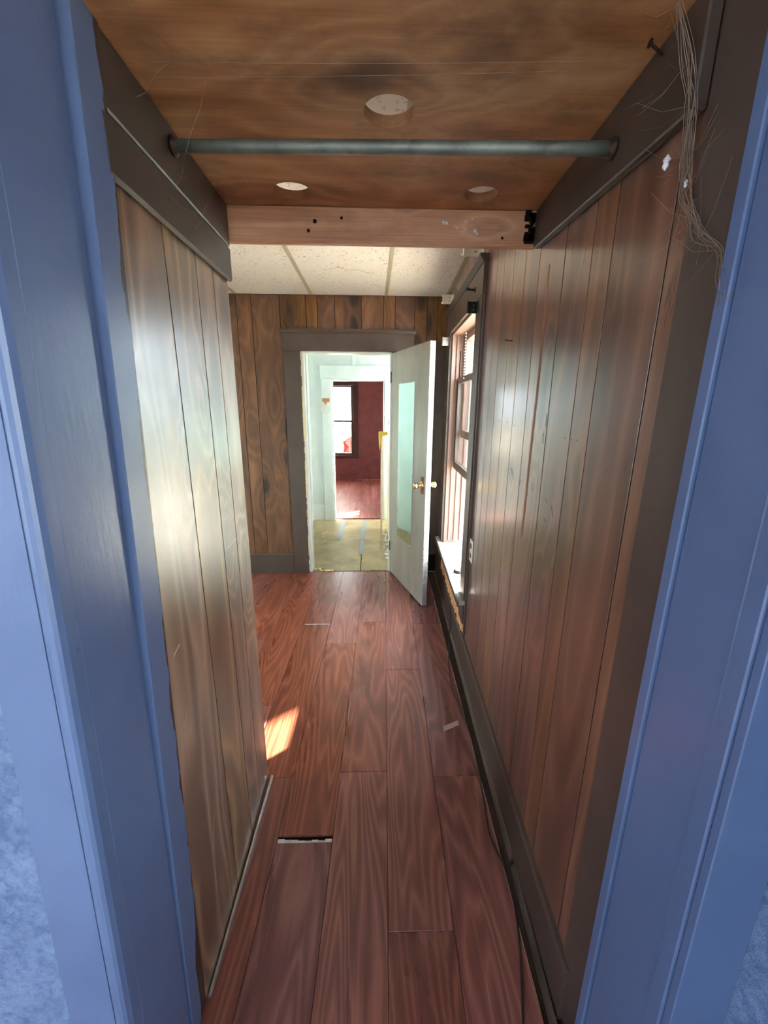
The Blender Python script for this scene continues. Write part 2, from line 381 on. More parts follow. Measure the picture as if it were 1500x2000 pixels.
# ================================================================== STRUCTURE
# ---- hall floor: laminate planks over a dark subfloor
floor = box('floor', LROOM, .75, .0, FAR+.02, -.06, -.018, M['subfloor'], **STR)
def plank_x(k, y): return -.145 + .2*k + .03*(y-1.13)
JOINT = {0: 1.135, -1: 1.39, 1: 1.41, 2: .855, 3: 1.38, -2: 1.82, -3: 1.2, -4: 1.7, -5: 1.05, -6: 1.6, -7: 1.3, -8: .9, -9: 1.5, -10: 1.1, -11: 1.75, -12: 1.3, -13: 1.0, -14: 1.6, -15: 1.2, -16: 1.4}
for k in range(-15, 4):                                  # plank k lies between edge k-1 and edge k
    j0 = JOINT.get(k, 1.2); e = [j0 + 1.253*i for i in range(-2, 5)]
    for a, b in zip(e, e[1:]):
        a2, b2 = max(a, .0), min(b, FAR-.002)
        if b2 - a2 < .03: continue
        ga = gb = .0007
        if k == 0 and abs(a-1.135) < .01: ga = .014
        if k == 0 and abs(b-1.135) < .01: gb = .014
        if k == -1 and abs(a-2.643) < .01: ga = .006
        g_ = .0006; dz = random.uniform(-.0006, .0004)
        if k == -1 and abs(b-2.643) < .01: dz = -.003
        bm = bmesh.new(); ya, yb = a2+ga, b2-gb
        xl = lambda y: plank_x(k-1, y)+g_
        xr = lambda y: (min(plank_x(k, y)-g_, RW(y)-.012))
        hull8(bm, [(xl(ya), ya, -.012), (xr(ya), ya, -.012), (xr(yb), yb, -.012), (xl(yb), yb, -.012), (xl(ya), ya, dz), (xr(ya), ya, dz), (xr(yb), yb, dz), (xl(yb), yb, dz)])
        top = [e_ for e_ in bm.edges if all(abs(v.co.z-dz) < 1e-5 for v in e_.verts)]
        bmesh.ops.bevel(bm, geom=top, offset=.001, segments=1, affect='EDGES')
        link('floor_plank', bm, M['floor'], floor)
# crumpled silver underlay seen in the end gaps
bm = bmesh.new()
for i in range(9):
    x = -.345 + i*.0245; add_box(bm, x, x+.026, 1.119, 1.140+random.uniform(-.004, .002), -.0178, -.009+random.uniform(-.003, .004), .002)
link('underlay', bm, M['underlay'], floor)
box('underlay', -.49, -.305, 2.636, 2.651, -.0175, -.004, M['underlay'], floor, bev=.002)

# ---- right wall with boards
wr = box('wall_right', .0012, .14, .58, 2.26, 0, H, M['groove'], fn=rskew, **STR)
def rboard(y0, y1, z0, z1, mat=None, th=.008):
    box('panel_board', -.000, .0115, y0+.0022, y1-.0022, z0, z1, mat or M['panel_red'], wr, bev=.0004, fn=rskew)
edges = [.60, .745, .937, 1.03, 1.19, 1.39, 1.535, 1.68, 1.82, 1.94, 2.04, 2.125]
for a, b in zip(edges, edges[1:]): rboard(a, b, .10, H)
WY0, WY1, WZ0, WZ1 = 2.27, 3.20, .40, 2.05      # window opening
box('wall_right_below_window', .0012, .14, 2.26, FAR+.02, 0, WZ0, M['groove'], fn=rskew, parent=wr).name = 'wall_below_window'
box('wall_above_window', .0012, .14, 2.26, FAR+.02, WZ1, H, M['groove'], wr, fn=rskew)
box('wall_beyond_window', .0012, .14, WY1, FAR+.02, WZ0, WZ1, M['groove'], wr, fn=rskew)
e2 = [2.125, 2.34, 2.52, 2.66, 2.86, 3.0, 3.16, 3.34, 3.48, 3.6]
for a, b in zip(e2, e2[1:]): rboard(a, b, 2.225, H)
for a, b in ((3.345, 3.48), (3.48, 3.598)): rboard(a, b, .10, 2.223)
# broken lath and plaster under the sill
bm = bmesh.new()
for i in range(26):
    y = 2.16 + i*.040; z = .195 + random.uniform(0, .02)
    add_box(bm, -.012+random.uniform(-.004, .004), .012, y, y+.036+random.uniform(0, .006), z, z+random.uniform(.075, .102), .004)
for v in bm.verts: v.co = rskew(v.co)
link('broken_lath', bm, M['lath'], wr)
# scraped stripe, scuffs and nail holes in the boards
def rdecal(name, pts, w, mat, t=.0006):
    bm = bmesh.new()
    for (y0, z0), (y1, z1) in zip(pts, pts[1:]):
        hull8(bm, [(-t, y0-w/2, z0), (-t, y0+w/2, z0), (.0005, y0+w/2, z0), (.0005, y0-w/2, z0), (-t, y1-w/2, z1), (-t, y1+w/2, z1), (.0005, y1+w/2, z1), (.0005, y1-w/2, z1)])
    for v in bm.verts: v.co = rskew(v.co)
    return link(name, bm, mat, wr)
rdecal('scrape_mark', [(1.305, 1.93), (1.30, 1.75), (1.30, 1.6), (1.305, 1.45), (1.31, 1.3), (1.315, 1.1)], .018, M['scrape'])
for (y, z, h_) in ((1.20, 1.475, .035), (1.212, 1.425, .03), (1.06, 1.45, .004), (1.02, 1.45, .004), (.99, 1.45, .004), (1.5, 1.46, .006), (1.6, 1.47, .006), (1.72, 1.47, .006)):
    rdecal('nail_hole', [(y, z), (y+.002, z+h_)], .005, M['black'])
for i in range(10):
    y = random.uniform(1.05, 1.6); z = 1.26 + (y-1.3)*.05 + random.uniform(-.05, .04)
    rdecal('scuff_mark', [(y, z), (y-.02, z-random.uniform(.004, .03))], .003, M['brown_dark'])

# baseboard and shoe moulding, right
br = prism('baseboard_right', [(.02, 0), (-.014, 0), (-.014, .168), (-.009, .178), (-.009, .188), (.02, .19)], 'y', .665, 3.58, M['brown'], fn=rskew, **STR)
sh = [(-.014, 0)] + [(-.014-.016*math.cos(t*math.pi/8), .018*math.sin(t*math.pi/8)) for t in range(5)]
prism('shoe_moulding', sh, 'y', 1.04, 3.57, M['brown'], br, fn=rskew)
prism('shoe_moulding', sh, 'y', .55, 1.02, M['brown_dark'], br, fn=lambda v: rskew(Vector((v.x-.006*(1.02-v.y)/.4, v.y, v.z))))

# ---- far wall with boards and door frame
DX0, DX1, DZ = -.58, .165, 1.965
wf = box('wall_far', LROOM, DX0-.012, FAR+.0015, FAR+.12, 0, 2.6, M['groove'], **STR)
box('wall_over_door', DX0-.012, DX1+.012, FAR+.0015, FAR+.12, DZ+.012, 2.6, M['groove'], wf)
box('wall_beside_door', DX1+.012, .78, FAR+.0015, FAR+.12, 0, 2.6, M['groove'], wf)
def fboard(x0, x1, z0, z1, m=None): box('panel_board', x0+.0022, x1-.0022, FAR, FAR+.0125, z0, z1, m or M['panel_far'], wf, bev=.0007)
xs = [LROOM, -3.1, -2.9, -2.62, -2.5, -2.3, -2.05, -1.95, -1.7, -1.42, -1.21, -1.09, -.97, -.742]
for a, b in zip(xs, xs[1:]): fboard(a, b, .17, H)
xs = [-.742, -.532, -.441, -.299, -.083, .097, .193, .353]
for a, b in zip(xs, xs[1:]): fboard(a, b, 2.10, H)
for a, b in zip([.353, .454, .54, .618], [.454, .54, .618]): (fboard(a, b, 2.04, H), fboard(a, b, .17, 2.038, M['brown_dark']))  # dark colour on the lower boards paints in the darkness behind the door
bf = prism('baseboard_far', [(FAR+.012, 0), (FAR-.016, 0), (FAR-.016, .176), (FAR-.008, .19), (FAR+.012, .19)], 'x', LROOM, -.732, M['brown'], **STR)
t1 = root('trim_1')            # door casing on this side
box('casing', -.730, -.588, FAR-.022, FAR+.01, 0, DZ, M['brown'], t1, bev=.002)
box('casing', .172, .31, FAR-.022, FAR+.01, 0, DZ, M['brown'], t1, bev=.002)
box('head_casing', -.734, .352, FAR-.024, FAR+.01, DZ, 2.105, M['brown'], t1, bev=.002)
prism('cap_moulding', [(FAR+.01, 2.105), (FAR-.026, 2.105), (FAR-.036, 2.122), (FAR-.036, 2.135), (FAR+.01, 2.135)], 'x', -.747, .366, M['brown'], t1)
prism('bead_strip', [(FAR+.008, 0), (FAR-.010, 0), (FAR-.010, 1.0), (FAR+.008, 1.0)], 'x', -.745, -.733, M['panel_far'], t1, fn=lambda v: Vector((v.x, v.y, .19+v.z*1.91)))
# jambs lining the doorway, white, with a chipped raw front edge
t2 = root('trim_2')
box('jamb', -.588, -.566, FAR-.006, FAR+.13, 0, DZ, M['white'], t2, bev=.001)
box('jamb', .158, .172, FAR+.002, FAR+.13, 0, DZ, M['white'], t2, bev=.001)
box('head_jamb', -.566, .158, FAR-.004, FAR+.13, DZ-.012, DZ+.008, M['white'], t2, bev=.001)
box('door_stop', -.566, -.556, FAR+.06, FAR+.09, 0, DZ-.012, M['aqua_trim'], t2)
bm = bmesh.new()
z = .02
while z < DZ-.05:
    h_ = random.uniform(.02, .07)
    if random.random() < .75: add_box(bm, -.5905, -.5905+random.uniform(.003, .013), FAR-.0245, FAR-.012, z, z+h_, .002)
    z += h_
link('chipped_edge', bm, M['foam'], t2)

# ---- closet side wall on the left
wl = box('wall_left', -.535, -.4412, .70, 1.386, 0, 2.6, M['groove'], fn=lambda v: Vector((v.x, v.y+(LEAN*v.z if v.y < .75 else 0), v.z)), **STR)
le = [.721, .985, 1.150, 1.265, 1.390]
for i, (a, b) in enumerate(zip(le, le[1:])):
    nb = .0018
    box('panel_board', -.452, -.44, a+nb, b-nb, .004, 1.905, M['panel'], wl, bev=.0007, fn=(lambda v: Vector((v.x, v.y+(LEAN*v.z if v.y < .75 else 0), v.z))) if i == 0 else None)
box('end_strip', -.520, -.4415, 1.3865, 1.392, 0, 1.905, M['groove'], wl)
bm = bmesh.new()                                      # the curling loose edge of the last board
pts = [(0.0, 1.88), (.004, 1.6), (.010, 1.25), (.012, .9), (.010, .55), (.002, .28)]
for (d0, z0), (d1, z1) in zip(pts, pts[1:]):
    hull8(bm, [(-.452-d0, 1.394, z0), (-.449-d0, 1.394, z0), (-.449-d0, 1.403, z0), (-.452-d0, 1.403, z0), (-.452-d1, 1.394, z1), (-.449-d1, 1.394, z1), (-.449-d1, 1.403, z1), (-.452-d1, 1.403, z1)])
link('loose_edge', bm, M['scratch'], wl)
def ldecal(pts, w):
    bm = bmesh.new()
    for (y0, z0), (y1, z1) in zip(pts, pts[1:]):
        hull8(bm, [(-.4403, y0-w/2, z0-w), (-.4403, y0+w/2, z0+w), (-.4398, y0+w/2, z0+w), (-.4398, y0-w/2, z0-w), (-.4403, y1-w/2, z1-w), (-.4403, y1+w/2, z1+w), (-.4398, y1+w/2, z1+w), (-.4398, y1-w/2, z1-w)])
    link('scratch', bm, M['scratch'], wl)
for p, w in (([(.80, .99), (.83, 1.0)], .0025), ([(.80, .80), (.83, .83)], .0012), ([(.93, .87), (.945, .885)], .0012), ([(1.16, 1.105), (1.26, 1.112)], .0014),
             ([(1.33, .62), (1.345, .66)], .0012), ([(.865, .33), (.885, .43)], .0014), ([(.85, .20), (.857, .26)], .0014), ([(1.22, .44), (1.28, .46)], .001)): ldecal(p, w)

# ---- left room beyond the closet wall (only its floor and far wall are seen)
wl2 = box('wall_left.001', LROOM-.1, LROOM, .45, 1.3, 0, 2.6, M['green_wall'], **STR)
box('wall_piece', LROOM-.1, LROOM, 2.1, FAR+.1, 0, 2.6, M['green_wall'], wl2)
box('wall_piece', LROOM-.1, LROOM, 1.3, 2.1, 0, .6, M['green_wall'], wl2)
box('wall_piece', LROOM-.1, LROOM, 1.3, 2.1, 2.15, 2.6, M['green_wall'], wl2)
w4 = root('window_4')  # unseen window added to fill the hall with daylight
box('pane', LROOM-.06, LROOM-.055, 1.3, 2.1, .6, 2.15, M['glass'], w4)
for y in (1.3, 2.06): box('mullion', LROOM-.08, LROOM-.03, y, y+.04, .6, 2.15, M['white'], w4)
portal((LROOM-.02, 1.7, 1.375), .8, 1.55, (1, 0, 0))
wn = box('wall_near', LROOM, -.535, .60, .70, 0, 2.6, M['green_wall'], **STR)

# ---- suspended ceiling
ce = box('ceiling', LROOM, .76, .55, FAR+.10, 2.50, 2.55, M['hall_white'], **STR)
bx = [-.485 + .603*i for i in range(-5, 3)]
for i in range(len(bx)-1):
    for (a, b) in ((.62, 1.22), (1.22, 2.42), (2.42, FAR+.01)):
        x0, x1 = bx[i], bx[i+1]
        if x0 > .55: continue
        bm = bmesh.new(); add_box(bm, x0+.004, min(x1-.004, .64), a+.004, b-.004, H+.001, H+.016, .003)
        o = link('ceiling_tile', bm, M['tile'], ce)
for x in bx[:-1]:
    if x < .6:
        prism('grid_bar', [(x-.012, H-.002), (x+.012, H-.002), (x+.012, H+.003), (x+.002, H+.003), (x+.002, H+.03), (x-.002, H+.03), (x-.002, H+.003), (x-.012, H+.003)], 'y', .62, FAR, M['tbar'], ce)
for y in (1.22, 2.42):
    box('grid_bar', LROOM, .64, y-.012, y+.012, H-.0015, H+.003, M['tbar'], ce)
prism('wall_angle', [(0.018, 0), (-.012, 0), (-.012, .003), (0.018, .003)], 'y', .7, FAR, M['tbar'], ce, fn=lambda v: rskew(Vector((v.x-.008, v.y, v.z+H-.003))))
box('wall_angle', LROOM, .62, FAR-.012, FAR, H-.003, H, M['brown'], ce)
bm = bmesh.new(); cr = [(-.46, 2.84), (-.40, 2.80), (-.33, 2.85), (-.27, 2.84), (-.21, 2.90), (-.16, 2.91)]
add_tube(bm, [(x+.18, y+.12, H+.0012) for x, y in cr], .0012, 4); link('tile_crack', bm, M['brown'], ce)

# ---- blue door frame in the foreground
t3 = root('trim_3')            # left frame: casing, bead, jamb, stop strip
zt = 2.6
box('casing', -.556, -.469, .478, .502, -.1, zt, M['blue'], t3, bev=.002, fn=lean)
bead = [(-.4685, .476), (-.4665, .469)] + [(-.454+.0125*math.cos(math.pi*(1-t/6)), .474-.010*math.sin(math.pi*t/6)) for t in range(7)] + [(-.440, .478), (-.440, .500), (-.4685, .500)]
prism('bead', bead, 'z', -.1, zt, M['blue'], t3, fn=lean)
box('jamb', -.50, -.4425, .5025, .646, -.1, zt, M['blue'], t3, bev=.0025, fn=lean)
box('jamb_backing', -.50, -.449, .640, .70, -.1, zt, M['blue'], t3, fn=lean)
box('stop_strip', -.4498, -.4415, .652, .722, -.1, zt, M['blue_brown'], t3, bev=.002, fn=lambda v: lean(Vector((v.x+(.0085*max(0, v.z-.3) if v.x > -.446 else 0), v.y, v.z))))
wnl = box('wall_near.001', -2.6, -.5565, .49, .60, -.1, 2.7, M['plaster'], fn=lean, **STR)
t4 = root('trim_4')            # right frame
RL = lambda v: Vector((v.x, v.y + .02*v.z, v.z))
box('inner_casing', .486, .560, .606, .700, -.02, zt, M['brown'], t4, bev=.002)
box('edge_strip', .4765, .56, .583, .6055, -.1, zt, M['blue'], t4, bev=.002)
box('jamb', .4820, .56, .448, .5825, -.1, zt, M['blue'], t4, bev=.003, fn=lambda v: Vector((v.x, v.y+(.012*v.z if v.y < .5 else 0), v.z)))
box('stop_strip', .4790, .56, .420, .447, -.1, zt, M['blue'], t4, bev=.002, fn=lambda v: Vector((v.x, v.y+.012*v.z, v.z)))
box('casing', .4835, .575, .405, .4195, -.1, zt, M['blue'], t4, bev=.0015, fn=lambda v: Vector((v.x, v.y+.012*v.z, v.z)))
wro = box('wall_right.001', .575, .68, -.5, .44, -.1, 2.7, M['plaster'], **STR)
box('wall_piece', .575, .68, -3.2, -1.0, -.1, 2.7, M['outer'], wro)
box('wall_piece', .575, .68, -1.0, -.5, -.1, .9, M['outer'], wro)
box('wall_piece', .575, .68, -1.0, -.5, 2.25, 2.7, M['outer'], wro)
w6 = root('window_6')  # unseen window added to light the left jamb and casing
box('pane', .625, .63, -1.0, -.5, .9, 2.25, M['glass'], w6)
for y in (-1.0, -.54): box('mullion', .61, .65, y, y+.04, .9, 2.25, M['white'], w6)
portal((.60, -.75, 1.575), .5, 1.35, (-1, 0, 0))
# header over the frame (out of the frame above) and the outer room the camera stands in
box('head_casing', -.556, .575, .56, .58, 2.25, 2.7, M['blue'], t3)
fo = box('floor.001', -2.6, .6, -3.2, .0, -.06, -.012, M['porch_floor'], **STR)  # unseen floor made pale to bounce light up under the shelf
co = box('ceiling.001', -2.6, .68, -3.2, .62, 2.7, 2.75, M['outer'], **STR)
wlo = box('wall_left.002', -2.7, -2.6, -3.2, -1.2, -.1, 2.7, M['outer'], **STR)
box('wall_piece', -2.7, -2.6, -.7, .60, -.1, 2.7, M['outer'], wlo)
box('wall_piece', -2.7, -2.6, -1.2, -.7, -.1, .6, M['outer'], wlo)
box('wall_piece', -2.7, -2.6, -1.2, -.7, 2.4, 2.7, M['outer'], wlo)
w5 = root('window_5')  # unseen window added so more daylight reaches the shelf underside
box('pane', -2.655, -2.65, -1.2, -.7, .6, 2.4, M['glass'], w5)
for y in (-1.2, -.74): box('mullion', -2.67, -2.63, y, y+.04, .6, 2.4, M['white'], w5)
portal((-2.62, -.95, 1.5), .5, 1.8, (1, 0, 0))
wb = box('wall_back', -2.6, -.65, -3.3, -3.2, -.1, 2.7, M['outer'], **STR)
box('wall_piece', -.15, .68, -3.3, -3.2, -.1, 2.7, M['outer'], wb)
box('wall_piece', -.65, -.15, -3.3, -3.2, -.1, .55, M['outer'], wb)
box('wall_piece', -.65, -.15, -3.3, -3.2, 2.45, 2.7, M['outer'], wb)
wo = root('window_3')
box('pane', -.65, -.15, -3.255, -3.25, .55, 2.45, M['glass'], wo)
for x in (-.65, -.42, -.19): box('mullion', x, x+.04, -3.27, -3.23, .55, 2.45, M['white'], wo)
portal((-.40, -3.22, 1.5), .5, 1.9, (0, 1, 0))

# ---- window in the right wall
w1 = root('window_1')
OX = .095                      # sash plane offset outside the wall surface
def rb(name, a, b, y0, y1, z0, z1, mat, parent=w1, bev=.0015): return box(name, a, b, y0, y1, z0, z1, mat, parent, bev=bev, fn=rskew)
rb('casing', -.020, .012, 2.140, WY0-.004, .28, WZ1, M['brown'])
rb('casing_edge', -.012, .012, 2.118, 2.1395, .22, 2.10, M['brown'])
rb('casing', -.020, .012, WY1+.004, 3.345, WZ0-.02, WZ1, M['brown_dark'])
rb('head_casing', -.022, .012, 2.12, 3.36, WZ1, 2.19, M['brown'])
prism('crown_moulding', [(.012, 2.19), (-.026, 2.19), (-.034, 2.20), (-.044, 2.215), (-.044, 2.224), (.012, 2.224)], 'y', 2.11, 3.37, M['brown'], w1, fn=rskew)
rb('jamb', .000, .15, WY1-.012, WY1, WZ0, WZ1, M['raw'])
rb('jamb', .000, .15, WY0-.006, WY0+.004, WZ0, WZ1, M['raw'])
rb('head_jamb', .000, .15, WY0+.004, WY1-.012, WZ1-.014, WZ1, M['raw'])
for zz in ((.455, WZ1-.014),):
    for o_ in (.040, .085, .13): rb('stop_bead', o_-.006, o_+.006, WY1-.024, WY1-.012, zz[0], zz[1], M['raw'])
rb('cord_track', .058, .066, WY1-.0135, WY1-.011, 1.72, 1.93, M['groove'])
rb('stool', -.050, .14, 2.13, 3.36, .405, .432, M['stool'], bev=.004)
rb('stool_nosing', -.056, -.0503, 2.125, 3.365, .402, .433, M['brown_dark'], bev=.002)
rb('apron', -.016, .012, 2.15, 3.33, .300, .404, M['brown_dark'])
def sash(z0, z1, off, mat):
    fr = bpy.data.objects.new('sash', None); COL.objects.link(fr); fr.parent = w1
    y0, y1 = WY0+.006, WY1-.026; d0, d1 = off-.014, off+.014
    rb('stile', d0, d1, y0, y0+.042, z0, z1, mat, fr); rb('stile', d0, d1, y1-.042, y1, z0, z1, mat, fr)
    rb('rail', d0, d1, y0+.042, y1-.042, z0, z0+.055, mat, fr); rb('rail', d0, d1, y0+.042, y1-.042, z1-.042, z1, mat, fr)
    rb('pane', off-.002, off+.002, y0+.042, y1-.042, z0+.055, z1-.042, M['glass'], fr, bev=0)
sash(1.06, 1.735, .063, M['brown']); sash(1.30, 2.035, .108, M['raw'])
rb('storm_pane', .138, .142, WY0+.004, WY1-.012, .434, 1.30, M['glass'], bev=0)  # pane added to dim the lower opening's glare on the left panel
bm = bmesh.new()
for i in range(16):
    c_ = Vector(rskew(Vector((.02, 2.75, 1.98 - i*.018)))); add_lathe(bm, [(.0005, -.006), (.004, -.003), (.004, .003), (.0005, .006)], c_, (0, 0, 1), 6)
link('pull_chain', bm, M['alu'], w1, smooth=True)
box('porch_column', 3.44, 3.84, 5.03, 5.40, -.7, 4.2, M['white'], bev=.02, **STR)  # unseen column added to cut off the far side of the sun beam
portal((RW(2.77)+.16, 2.77, 1.23), .85, 1.6, (-1, 0, 0))

# ---- kitchen beyond the door
KX0, KX1, KY1 = -.80, .86, 5.42
box('floor.002', KX0-.1, KX1, FAR+.02, KY1+.08, -.06, -.016, M['subfloor'], **STR)
kf = bpy.data.objects['floor.002']
for (a, b, c_, d_) in ((KX0, -.112, FAR+.025, 4.532), (-.108, KX1, FAR+.025, 4.532), (KX0, -.39, 4.536, KY1+.02), (-.386, -.104, 4.536, KY1+.02), (-.10, KX1, 4.536, KY1+.02)):
    box('plywood_sheet', a+.0015, b-.0015, c_, d_, -.015, -.001+random.uniform(-.001, .001), M['ply'], kf, bev=.001)
wk = box('wall_left.003', KX0-.1, KX0, FAR+.12, KY1+.1, 0, 2.6, M['aqua'], **STR)
# door with trim in the kitchen's left wall
t5 = root('trim_5')
box('casing', KX0, KX0+.022, 3.80, 3.90, 0, 1.95, M['aqua_trim'], t5, bev=.002)
box('casing', KX0, KX0+.022, 4.72, 4.83, 0, 1.95, M['aqua_trim'], t5, bev=.002)
box('head_casing', KX0, KX0+.024, 3.78, 4.85, 1.95, 2.07, M['aqua_trim'], t5, bev=.002)
d2 = box('door_2', KX0+.001, KX0+.012, 3.905, 4.715, .01, 1.945, M['green_wall'], bev=.002, **STR)
box('hinge', KX0+.012, KX0+.020, 4.69, 4.716, 1.72, 1.81, M['steel'], d2, bev=.001)
box('hinge', KX0+.012, KX0+.020, 4.69, 4.716, .20, .29, M['steel'], d2, bev=.001)
wk2 = box('wall_far.001', KX0, -.515, KY1, KY1+.12, 0, 2.6, M['aqua'], **STR)
box('wall_over_door', -.515, .165, KY1, KY1+.12, 1.85, 2.6, M['aqua'], wk2)
box('wall_beside_door', .165, KX1, KY1, KY1+.12, 0, 2.6, M['aqua'], wk2)
t6 = root('trim_6')
box('casing', -.640, -.518, KY1-.024, KY1, 0, 1.862, M['aqua_trim'], t6, bev=.002)
box('casing', .168, .29, KY1-.024, KY1, 0, 1.862, M['aqua_trim'], t6, bev=.002)
box('head_casing', -.652, .302, KY1-.028, KY1, 1.862, 2.02, M['aqua_trim'], t6, bev=.002)
box('jamb', -.518, -.503, KY1-.01, KY1+.13, 0, 1.85, M['aqua_trim'], t6)
box('jamb', .153, .168, KY1-.01, KY1+.13, 0, 1.85, M['aqua_trim'], t6)
box('head_jamb', -.503, .153, KY1-.01, KY1+.13, 1.838, 1.862, M['aqua_trim'], t6)
bk = box('baseboard_kitchen', KX0, -.642, KY1-.014, KY1, 0, .22, M['aqua_trim'], bev=.002, **STR)
bk.name = 'baseboard_far.001'
box('wall_batten', -.246, -.230, KY1-.006, KY1, 2.02, 2.5, M['aqua_trim'], wk2)
wkr = box('wall_right.002', KX1, KX1+.1, FAR+.12, 4.93, 0, 2.6, M['aqua'], **STR)
box('wall_piece', KX1, KX1+.1, 5.36, KY1+.1, 0, 2.6, M['aqua'], wkr)
box('wall_piece', KX1, KX1+.1, 4.93, 5.36, 0, .75, M['aqua'], wkr)
box('wall_piece', KX1, KX1+.1, 4.93, 5.36, 2.2, 2.6, M['aqua'], wkr)
box('pane', KX1+.04, KX1+.045, 4.93, 5.36, .75, 2.2, M['glass'], wkr)
portal((KX1+.02, 5.145, 1.475), .43, 1.45, (-1, 0, 0))
box('ceiling.002', KX0-.1, KX1+.1, FAR+.12, KY1+.12, 2.42, 2.47, M['aqua'], **STR)

# ---- maroon room at the end
RX0, RX1, RY0, RY1 = -1.8, .95, KY1+.12, 8.63
rf = box('floor.003', RX0, RX1, KY1+.08, RY1, -.06, -.014, M['subfloor'], **STR)
x = RX0
while x < RX1-.02:
    w_ = .085; y = RY0 - .06 if False else KY1+.085
    cut = random.uniform(6.0, 8.2)
    for a, b in ((y, cut), (cut, RY1)):
        box('floor_board', x+.0008, min(x+w_, RX1)-.0008, a+.0008, b-.0008, -.013, random.uniform(-.001, .0), M['red_floor'], rf)
    x += w_
RW0, RW1, RZ0, RZ1 = -1.0, -.385, .52, 1.93
wr3 = box('wall_far.002', RX0, RW0, RY1, RY1+.12, 0, 2.6, M['maroon'], **STR)
box('wall_piece', RW1, RX1, RY1, RY1+.12, 0, 2.6, M['maroon'], wr3)
box('wall_piece', RW0, RW1, RY1, RY1+.12, 0, RZ0, M['maroon'], wr3)
box('wall_piece', RW0, RW1, RY1, RY1+.12, RZ1, 2.6, M['maroon'], wr3)
box('baseboard_far.002', RX0, RX1, RY1-.015, RY1, 0, .14, M['maroon'], bev=.003, **STR)
box('wall_left.004', RX0-.1, RX0, RY0-.1, RY1+.1, 0, 2.6, M['maroon'], **STR)
wn3 = box('wall_near.002', RX0, -.52, RY0, RY0+.02, 0, 2.6, M['maroon'], **STR)
box('wall_piece', .17, RX1, RY0, RY0+.02, 0, 2.6, M['maroon'], wn3)
wr4 = box('wall_right.003', RX1, RX1+.1, RY0, 6.57, 0, 2.6, M['maroon'], **STR)
box('wall_piece', RX1, RX1+.1, 6.90, RY1+.1, 0, 2.6, M['maroon'], wr4)
box('wall_piece', RX1, RX1+.1, 6.57, 6.90, 0, .55, M['maroon'], wr4)
box('wall_piece', RX1, RX1+.1, 6.57, 6.90, 2.0, 2.6, M['maroon'], wr4)
box('mullion', RX1+.03, RX1+.06, 6.72, 6.75, .55, 2.0, M['white'], wr4)
box('ceiling.003', RX0-.1, RX1+.1, RY0-.1, RY1+.1, 2.5, 2.55, M['hall_white'], **STR)
w2 = root('window_2')
def wb2(n_, x0, x1, y0, y1, z0, z1, m_, p=w2): return box(n_, x0, x1, y0, y1, z0, z1, m_, p, bev=.003)
wb2('casing', RW1, RW1+.10, RY1-.022, RY1+.01, RZ0-.02, RZ1+.12, M['brown_dark'])
wb2('casing', RW0-.10, RW0, RY1-.022, RY1+.01, RZ0-.02, RZ1+.12, M['brown_dark'])
wb2('head_casing', RW0-.11, RW1+.11, RY1-.024, RY1+.01, RZ1, RZ1+.13, M['brown_dark'])
wb2('stool', RW0-.12, RW1+.12, RY1-.06, RY1+.02, RZ0-.05, RZ0, M['brown_dark'])
def sash2(z0, z1, y):
    fr = bpy.data.objects.new('sash', None); COL.objects.link(fr); fr.parent = w2
    wb2('stile', RW0, RW0+.045, y, y+.03, z0, z1, M['brown'], fr); wb2('stile', RW1-.045, RW1, y, y+.03, z0, z1, M['brown'], fr)
    wb2('rail', RW0+.045, RW1-.045, y, y+.03, z0, z0+.04, M['brown'], fr); wb2('rail', RW0+.045, RW1-.045, y, y+.03, z1-.03, z1, M['brown'], fr)
    box('pane', RW0+.045, RW1-.045, y+.013, y+.017, z0+.04, z1-.03, M['glass'], fr)
sash2(RZ0, 1.235, RY1+.02); sash2(1.20, RZ1, RY1+.06)
portal(((RW0+RW1)/2, RY1+.11, 1.2), .6, 1.4, (0, -1, 0))
portal((RX1+.08, 6.735, 1.27), .33, 1.45, (-1, 0, 0))

# ---- ground outside
box('ground', -40, 40, -40, 60, -.75, -.7, M['ground'], **STR)

# ================================================================== THINGS
# closet shelf, its cleats and front rail
sf = thing('closet_shelf', 'rough stained pine shelf overhead with three round holes cut through it', 'shelf', (0, .6, 2.105))
def shelf_plank(y0, y1, holes, x0=-.437, x1=None):
    z0, z1 = 2.105, 2.128
    bm = bmesh.new(); xr0, xr1 = RW(y0, -.006), RW(y1, -.006)
    outer = [(x0, y0), (xr0, y0), (xr1, y1), (x0, y1)]
    def loop(pts, z):
        vs = [bm.verts.new((px, py, z)) for px, py in pts]
        return vs, [bm.edges.new((vs[i], vs[(i+1) % len(vs)])) for i in range(len(vs))]
    for z in (z0, z1):
        es = []; es += loop(outer, z)[1]
        for (cx, cy, rx, ry) in holes:
            es += loop([(cx+rx*math.cos(2*math.pi*t/40), cy+ry*math.sin(2*math.pi*t/40)) for t in range(40)], z)[1]
        bmesh.ops.triangle_fill(bm, use_beauty=True, use_dissolve=False, edges=es)
    bm.verts.ensure_lookup_table()
    bd = [e for e in bm.edges if len(e.link_faces) == 1]
    bmesh.ops.bridge_loops(bm, edges=bd) if not holes else None
    if holes:
        lo = {}; 
        for e in bd:
            a, b = e.verts
            if abs(a.co.z-z0) < 1e-6: lo[e] = (a, b)
        top = {(round(v.co.x, 5), round(v.co.y, 5)): v for v in bm.verts if abs(v.co.z-z1) < 1e-6}
        for a, b in lo.values():
            bm.faces.new((a, b, top[(round(b.co.x, 5), round(b.co.y, 5))], top[(round(a.co.x, 5), round(a.co.y, 5))]))
    return link('shelf_board', bm, M['shelf'], sf)
shelf_plank(.62, 1.118, [(.036, .995, .052, .049)])
